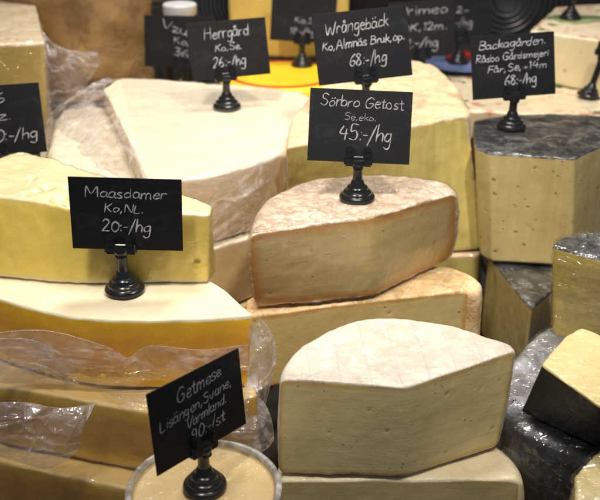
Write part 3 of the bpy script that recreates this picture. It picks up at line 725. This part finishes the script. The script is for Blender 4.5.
sheet('loose_bag', c_g2, [Y(-30,405,.655), Y(20,402,.655), Y(60,408,.66), Y(95,404,.665)],
      [Y(-30,452,.655), Y(20,462,.655), Y(50,466,.655), Y(78,452,.66)],
      M['bag'], 120, 60, .016, .0070, 8.1, Vector((0,-.9,.3)))
sheet('bag_end', c_g2, [Y(232,404,.69), Y(258,398,.71), Y(270,415,.70), Y(273,440,.69), Y(262,452,.68)],
      [Y(222,420,.672), Y(226,425,.67), Y(226,432,.668), Y(228,440,.668), Y(230,448,.668)],
      M['bag_milky'], 70, 40, .012, .0050, 9.3, Vector((.3,-.9,.1)))
# drape left of the big pale cheese
a0 = UU([(150,185,-.333),(135,150,-.333),(118,120,-.333),(104,90,-.333),(118,79,-.333)])
sheet('loose_bag', c_h1, a0, [U(150,215,-.41), U(90,200,-.405), U(45,165,-.40), U(48,118,-.37), U(88,92,-.35)],
      M['bag'], 130, 80, .010, .0038, 12.1, Vector((-.4,-.4,.7)), .8)
sheet('side_film', c_h1, [U(185,178,-.333), U(215,174,-.333), U(240,167.5,-.333), U(262,161,-.333), U(284,151,-.333)],
      [U(186,262,-.43), U(215,256,-.43), U(242,246,-.43), U(262,232,-.43), U(280,215,-.43)], M['bag'], 90, 50, .008, .0030, 21.7, Vector((.2,-1,.1)))
sheet('top_film', c_h1, [U(120,81,-.3325), U(160,82,-.3325), U(220,87,-.3325), U(268,92,-.3325), U(303,97,-.3325)],
      [U(147,178,-.3325), U(187,177,-.3325), U(225,171,-.3325), U(262,160,-.3325), U(288,140,-.3325)], M['topfilm'], 130, 90, .0010, .0012, 22.9, Vector((0,0,1)), .8, 0, None, 40, .0016, 0)
# flap at the block, upper left
sheet('bag_flap', c_l, [Y(42,30,1.22), Y(46,60,1.20), Y(47,90,1.20), Y(48,118,1.20)],
      [Y(60,52,1.22), Y(98,54,1.17), Y(90,80,1.17), Y(50,118,1.19)],
      M['bag'], 90, 70, .004, .0035, 14.1, Vector((.1,-1,.2)), 1, .002)
# ------------------------------------------------------------------ tub
tl = U(204, 489, -.500); tb = -.620
tub = thing('cheese_tub', 'round plastic tub of beige soft cheese at the bottom, carrying the slanted card', 'tub', Vector((tl.x, tl.y, 0.0)), None)
hh = -.497-tb
M['tubpl'] = film('clear_tub_plastic', .42, (.86,.84,.82), .2, 8, 1.2, .0004)
M['soft'] = rind('beige_soft_cheese', (.52,.37,.16), (.60,.44,.21), None, 16, .5, .25, .0004, sw=.3)
wall = lathe_bm([(0,.0005),(.050,.0005),(.053,.003),(.0600,hh-.012),(.0640,hh-.010),(.0652,hh-.006),(.0652,hh-.001),(.0640,hh),(.0612,hh),(.0600,hh-.002),(.0595,hh-.006),(.0585,hh-.009)], 96)
bm_obj('container', wall, M['tubpl'], tub, True, 50)
lid = lathe_bm([(.0012,hh-.0072),(.020,hh-.0070),(.045,hh-.0068),(.0570,hh-.0066),(.0588,hh-.0060),(.0594,hh-.0040)], 96)
vv = [v for v in lid.verts]
bmesh.ops.contextual_create(lid, geom=[e for e in lid.edges if e.is_boundary and all(v.co.xy.length < .01 for v in e.verts)])
bm_obj('cheese_surface', lid, M['soft'], tub, True, 60)
bdy = lathe_bm([(0,.002),(.048,.002),(.051,.005),(.0575,hh-.010),(.0570,hh-.0075),(0,hh-.0075)], 64)
bm_obj('soft_cheese', bdy, M['soft'], tub)

# ------------------------------------------------------------------ background things
M['yellow'] = rind('yellow_wax', (.86,.55,.015), (.92,.63,.03), None, 10, .35, .3, .0004, sw=.1)
M['redwax'] = plain('red_line', (.5,.03,.02), .4)
M['blue'] = plain('blue_glaze', (.16,.22,.42), .25, 30, .2, 0, .5)
M['brownrind'] = rind('brown_rind', (.32,.17,.06), (.48,.28,.11), (.20,.12,.05), 9, .6, .15, .002)
M['blackbowl'] = plain('black_ribbed_plastic', (.022,.022,.025), .3, 60, .3)
M['white'] = plain('white_plastic', (.72,.72,.74), .35)
ws = cheese('herb_slab_cheese', 'low wide cream slab flecked with red and green pieces at the back right', 'cheese', -.375, -.415,
    [(420,110,'c'),(640,117,'c'),(700,90,'c'),(640,55,'r'),(560,48,'r'),(480,55,'r'),(420,80,'c')],
    None, None, None, .003, .006, .004, .004, .0008, .0015, 3, .0015, 0, seed=31.1) if False else None
def herb(name, c1, c2, dens=.16):
    m = rind(name, c1, c2, None, 14, .45, .3, .0006, sw=.2)
    nt = m.node_tree; b = nt.nodes['Principled BSDF']; src = b.inputs['Base Color'].links[0].from_socket
    v = coords(nt)
    d = vor(nt, v, 42); g = noise_tex(nt, v, 25, 3)
    msk = mth(nt, 'MULTIPLY', mth(nt, 'LESS_THAN', d, dens), mth(nt, 'GREATER_THAN', g, .50))
    c = mix(nt, msk, src, (.66, .30, .20))
    v2 = coords(nt, (1,1,1), (.5,.3,.2)); d2 = vor(nt, v2, 30); g2 = noise_tex(nt, v2, 18, 3)
    msk2 = mth(nt, 'MULTIPLY', mth(nt, 'LESS_THAN', d2, dens), mth(nt, 'GREATER_THAN', g2, .57))
    c = mix(nt, msk2, c, (.10, .16, .05))
    L(nt, c, b.inputs['Base Color']); return m
M['herb_r'] = herb('herb_rind', (.76,.62,.40), (.86,.74,.52), .36)
M['herb_p'] = herb('herb_paste', (.74,.60,.34), (.82,.70,.44), .12)
c_hs = cheese('herb_cheese', 'low wide cream slab flecked with red and green pieces at the back right', 'cheese', -.375, -.418,
    [(415,109,'c'),(640,118,'c'),(700,92,'c'),(640,55,'c'),(480,52,'c'),(415,80,'c')],
    M['herb_p'], M['herb_r'], None, .002, .004, .003, .004, .0008, .0018, 3, .0015, 0, seed=31.1, wrap=.8)
c_hb = cheese('herb_cheese', 'square cream cheese block with a green topping patch at the upper right', 'cheese', -.293, -.374,
    [(530,31,'c'),(640,45,'c'),(690,20,'c'),(625,2,'c'),(556,7,'c')],
    M['herb_p'], M['herb_r'], None, .002, .004, .003, .0035, .0008, .0012, 3, .0015, 0, seed=32.1)
gp = U(577, 20, -.293)
bmg = bmesh.new(); bmesh.ops.create_circle(bmg, cap_ends=True, radius=.038, segments=40)
rr = random.Random(4)
for v in bmg.verts:
    a = math.atan2(v.co.y, v.co.x); k = 1+.12*math.sin(3*a+1)+.08*math.sin(7*a); v.co = Vector((v.co.x*k*1.25, v.co.y*k*.9, 0))
ext = bmesh.ops.extrude_face_region(bmg, geom=bmg.faces[:]); bmesh.ops.translate(bmg, verts=[e for e in ext['geom'] if isinstance(e, bmesh.types.BMVert)], vec=(0,0,.0035))
bmesh.ops.recalc_face_normals(bmg, faces=bmg.faces[:])
M['green'] = rind('green_topping', (.30,.40,.16), (.42,.52,.26), (.22,.30,.10), 30, .5, .2, .0015)
go = bm_obj('green_topping', bmg, M['green'], c_hb); go.location = gp-c_hb.location+Vector((0,0,-.0008))
# yellow wheel with red line and pale block on it
yc = U(283, 74, -.360)
yw = thing('yellow_wax_wheel', 'bright yellow waxed wheel with a red stripe at the back, behind the 26 kronor card', 'cheese', Vector((yc.x, yc.y, -.415+CAMZ)))
bm_obj('wax_coat', lathe_bm(smoothprof([(.0,0),(.096,0),(.104,.010),(.106,.027),(.104,.044),(.096,.0545),(.07,.0552),(0,.0552)], 5), 72), M['yellow'], yw)
bm_obj('red_stripe', lathe_bm([(.082,.0550),(.082,.0564),(.090,.0562),(.090,.0540)], 72), M['redwax'], yw)
c_pb = cheese('pale_block_cheese', 'tall pale yellow cheese block standing at the top edge behind the yellow wheel', 'cheese', -.20, -.358,
    [(227,-37,'c'),(350,-37,'c'),(350,-75,'c'),(227,-75,'c')],
    M['p_block'], M['r_block'], None, .002, .006, .004, .004, .0010, .0018, 3, .002, 6, (.002,.004), 33.3)
# brown wheel
bwp = Y(88, 60, 1.62)
bw = thing('aged_cheese_wheel', 'tall brown-rinded aged cheese drum at the back left', 'cheese', Vector((bwp.x, bwp.y, -.415+CAMZ)))
bm = lathe_bm(smoothprof([(0,0),(.125,0),(.138,.012),(.142,.09),(.142,.16),(.138,.238),(.125,.25),(0,.252)], 6), 90)
for v in bm.verts:
    v.co += Vector((v.co.x, v.co.y, 0))*.05*fbm(v.co, 14, 3.3)
bm_obj('rind', bm, M['brownrind'], bw)
# black ribbed bowls
def bowl(px, py, y, r, label, tilt, yaw):
    p = Y(px, py, y)
    prof = [(0,0)]
    k = 9
    for i in range(k):
        a = r*(.16+.84*i/k); b = r*(.16+.84*(i+.5)/k); h = .022*(i/k)**1.5
        prof += [(a, h+.0008), (a+(b-a)*.3, h+.0045), (b, h+.0045), (b+(b-a)*.2, h+.0008)]
    prof += [(r, .027), (r+.003, .026), (r+.001, .020), (r*.5, -.004), (0, -.005)]
    t = thing('ribbed_bowl', label, 'bowl', p, 'black ribbed bowls', (R(tilt), 0, R(yaw)))
    bm_obj('bowl_shell', lathe_bm(prof, 80), M['blackbowl'], t)
bowl(240, 6, 1.66, .080, 'black round ribbed bowl propped up behind the pale block, left one', 72, 4)
bowl(507, 2, 1.74, .105, 'black round ribbed bowl propped up behind the blue plate, right one', 72, -6)
# black jar with white lid
jp = Y(184, 84, 1.50)
jar = thing('black_jar', 'black jar with a white screw lid at the top left of the middle', 'jar', Vector((jp.x, jp.y, -.415+CAMZ)))
bm_obj('jar_body', lathe_bm(smoothprof([(0,0),(.028,0),(.031,.003),(.031,.123),(.029,.134),(.026,.140),(.0,.141)], 4), 48), M['blackbowl'], jar)
bm_obj('lid', lathe_bm([(0,.1415),(.0265,.1415),(.0275,.143),(.0275,.157),(.026,.159),(0,.1592)], 48), M['white'], jar)
# black crate behind the cards
kb = bmesh.new()
k0 = Y(165, 80, 1.56)
crate = thing('black_crate', 'black plastic crate with ribbed side behind the overlapped left card', 'crate', Vector((k0.x, k0.y, -.415+CAMZ)))
box_bm(-.04,.045,0,.10,0,.15,.004,2,kb)
for i in range(4): box_bm(-.036+i*.0215,-.030+i*.0215,-.004,.001,.006,.144,.001,1,kb)
bm_obj('crate_body', kb, M['blackbowl'], crate)
# blue plate
bp = U(462, 66, -.372)
pl = thing('blue_plate', 'small blue glazed plate at the back behind the centre cards', 'plate', bp)
bm_obj('dish', lathe_bm(smoothprof([(0,.001),(.035,.001),(.040,.003),(.074,.0075),(.075,.009),(.072,.0092),(.040,.0055),(0,.004)], 4), 64), M['blue'], pl)
for k, (ax, ay) in enumerate(((-.018,.02),(.03,.018),(.012,.03))):
    b2 = lathe_bm(smoothprof([(0,0),(.008,.001),(.009,.008),(.007,.013),(0,.014)], 3), 20)
    o = bm_obj('wrapped_sweet', b2, M['redwax'] if k != 1 else M['white'], None)
    o.location = bp+Vector((ax, ay, .0058)); tag(o, ['small red wax-wrapped cheese left on the blue plate', 'small white wax-wrapped cheese on the blue plate', 'small red wax-wrapped cheese at the back of the blue plate'][k], 'cheese')
    o.name = 'mini_cheese'
# wooden knife handle
hd = U(468, 37, -.374); h2 = U(497, 45, -.374)

# ------------------------------------------------------------------ price signs
def tx(*a): return a
sign('black price card reading Maasdamer Ko, NL. 20:-/hg beside the bright yellow wedge', 125, 291, -.3915, 107,
     [('Maasdamer', .14, .86, .27, .15, 1.0, -.01), ('Ko,NL.', .30, .66, .47, .12, .95, 0), ('20:-/hg', .27, .72, .74, .17, 1.25, 0)], 1, 2, 1, seed=3, dx=.0065, ratio=.69, stemlen=1.08)
sign('black price card reading Sörbro Getost Se, eko. 45:-/hg on the mottled goat cheese', 357, 199, -.349, 100,
     [('Sörbro Getost', .10, .92, .24, .16, 1.0, -.015), ('45:-/hg', .30, .82, .70, .22, 1.35, -.02), ('Se,eko.', .34, .66, .42, .10, .6, 0)], 0, 2.5, 20, seed=5, ink='chalk_dim')
sign('black price card reading Wrångebäck 68:-/hg on the tall tan-topped cheese', 365, 117, -.314, 96,
     [('Wrångebäck', .12, .80, .28, .19, 1.1, .05), ('Ko,Almnäs Bruk,op.', .07, .95, .50, .13, 1.15, .04), ('68:-/hg', .33, .74, .77, .18, 1.2, .03)], 13, -3, 17, seed=7, stemlen=1.15)
sign('black price card reading Herrgård Ko, Se. 26:-/hg on the big pale wheel piece', 227, 108, -.334, 78,
     [('Herrgård', .20, .78, .29, .20, 1.1, .03), ('Ko,Se.', .32, .67, .52, .13, 1.0, .02), ('26:-/hg', .27, .70, .80, .20, 1.2, .03)], 14, -2, 15, seed=9, dx=.008)
sign('black four-line price card reading Backagården on the upright black-topped block', 511, 128, -.343, 86,
     [('Backagården.', .09, .90, .20, .14, 1.1, .03), ('Råsbo Gårdsmejeri', .05, .93, .40, .12, 1.05, .03), ('Får,Se,+14m', .18, .90, .58, .12, 1.05, .03), ('68:-/hg', .38, .77, .80, .17, 1.3, .02)], 10, -1.5, 16, seed=11)
sign('black price card turned sideways reading Getmese in the beige tub', 205, 487, -.5035, None,
     [('Getmese', .28, .78, .26, .17, 1.0, .10), ('Lisängen,Svane,', .08, .88, .46, .14, .9, .10), ('Värmland.', .34, .80, .62, .13, .9, .10), ('90:-/st', .38, .76, .82, .16, 1.0, .08)], 50, 3, 8, seed=13, W=.101, ink='chalk_dim')
sign('black price card reading Priméo, half hidden behind the Wrångebäck card', 421, 84, -.375, 64,
     [('Primeo', .12, .92, .24, .18, 1.1, 0), (',DK,12m.', .10, .90, .52, .14, 1.1, 0), ('92:-/hg', .10, .75, .82, .19, 1.2, 0)], 3, -3, 14, seed=15, stemlen=1.1, ratio=.84)
sign('black price card farthest back on the blue plate, ending 2:- /hg', 458, 63, -.3675, 62,
     [('2:-', .42, .62, .42, .16, 1.1, 0), ('-/hg', .42, .70, .70, .18, 1.1, 0)], 0, -1, 12, seed=17)
sign('black price card reading Ko, Se. 18:-/hg at the top edge on the yellow wheel', 302, 66, -.3045-.0, 70,
     [('Ko,Se.', .36, .76, .60, .13, 1.0, 0), ('18:-/hg', .30, .70, .84, .14, 1.0, 0)], 2, 4, 12, seed=19, loc=U(302, 66, -.3600), W=.108)
sign('black price card half hidden behind the Herrgård card, reading Ko, 36:-', 181, 92, -.375, 62,
     [('Vzum', .25, .80, .34, .18, 1.0, -.35), ('Ko,', .42, .66, .54, .14, 1.0, -.2), ('36:-', .42, .75, .78, .17, 1.0, -.25)], -6, 0, 12, seed=21, W=.110, stemlen=.9)
sign('black price card cut off by the left edge of the picture', 2, 186, -.405, 96,
     [('Ko6', .30, .66, .26, .17, 1.0, .02), ('Ko,z.', .24, .70, .50, .14, 1.0, .02), ('20:-/hg', .40, .93, .80, .18, 1.2, .02)], 8, -2, 14, seed=23, stemlen=1.0)
sign('black plastic card holder whose card rises out of the top edge, on the green topping', 570, 19, -.290, 70, [], 0, 0, 10, seed=25)
sign('leaning tall black card holder at the right edge on the flecked slab', 588, 97, -.373, 80, [], 6, 0, 10, (0, 13), seed=27, stemlen=2.3, W=.001)

# ------------------------------------------------------------------ setting
M['counter'] = plain('dark_counter', (.035,.030,.028), .5, 30, .3, .0004)
def struct(name, bm, m):
    o = bm_obj(name, bm, m); o['kind'] = 'structure'; return o
struct('counter', box_bm(-1.6, 1.6, .30, 2.3, -.06, -.0005), M['counter'])
struct('counter_step', box_bm(-1.59, 1.59, 1.36, 2.29, .0005, CAMZ-.4185, .003), M['counter'])
for (x0, x1, y0, y1, z) in ((-.62, -.32, 1.10, 1.355, -.4215), (-.33,-.10,.98,1.355,-.497), (.01,.20,1.06,1.355,-.4885), (.23,.45,1.01,1.30,-.4855-.002), (.27,.40,.86,.99,-.508), (.22,.36,.70,.76,-.5)):
    pass
struct('display_riser', box_bm(-.58, -.345, .80, 1.355, .0005, CAMZ-.4235, .003), M['counter'])
struct('block_stand', box_bm(-.17, .12, 1.552, 1.85, CAMZ-.4183, CAMZ-.3595, .002), M['counter'])
struct('riser_block', box_bm(.285, .60, .92, 1.30, .0005, CAMZ-.602, .003), M['counter'])
struct('back_wall', box_bm(-1.6, 1.6, 2.31, 2.35, -.06, 1.4), M['counter'])

# ------------------------------------------------------------------ light, world, camera
w = bpy.data.worlds.new('World'); S.world = w; w.use_nodes = True
bg = w.node_tree.nodes['Background']; bg.inputs[0].default_value = (.72, .78, 1.0, 1); bg.inputs[1].default_value = .12
def area(name, loc, target, size, power, col, sy=None):
    l = bpy.data.lights.new(name, 'AREA'); l.energy = power; l.color = col; l.size = size
    if sy: l.shape = 'RECTANGLE'; l.size_y = sy
    o = bpy.data.objects.new(name, l); COL.objects.link(o); o.location = loc
    o.rotation_euler = (Vector(target)-Vector(loc)).to_track_quat('-Z', 'Y').to_euler()
    return o
def spot(name, loc, target, size, power, col, rad=.08, blend=.9):
    l = bpy.data.lights.new(name, 'SPOT'); l.energy = power; l.color = col; l.spot_size = R(size); l.spot_blend = blend; l.shadow_soft_size = rad
    o = bpy.data.objects.new(name, l); COL.objects.link(o); o.location = loc
    o.rotation_euler = (Vector(target)-Vector(loc)).to_track_quat('-Z', 'Y').to_euler()
    return o
spot('shop_spotlight', (-.35, .30, 1.66), (-.10, 1.06, .26), 46, 64, (1, .93, .81), .07, 1)
spot('shop_spotlight', (.42, .28, 1.66), (.20, 1.06, .26), 46, 64, (1, .93, .82), .07, 1)
area('shop_lamp', (.05, 1.30, 1.75), (.0, .95, .2), .45, 18, (1, .95, .87))
area('fill_lamp', (.0, .0, 2.1), (.0, .8, .2), 1.2, 3, (.98, .97, 1), .5)  # added soft fill light, set above the camera

cam = bpy.data.cameras.new('camera'); co = bpy.data.objects.new('camera', cam); COL.objects.link(co)
co.location = (0, 0, CAMZ); co.rotation_euler = (R(90)-TH, 0, 0)
cam.sensor_width = 36; cam.lens = 36*F/600; cam.clip_start = .01; cam.clip_end = 50
cam.dof.use_dof = True; cam.dof.focus_distance = .86; cam.dof.aperture_fstop = 7.0
S.camera = co
S.render.engine = 'CYCLES'
S.cycles.transparent_max_bounces = 24; S.cycles.max_bounces = 10
S.view_settings.view_transform = 'Standard'; S.view_settings.look = 'None'; S.view_settings.exposure = .28; S.view_settings.gamma = 1
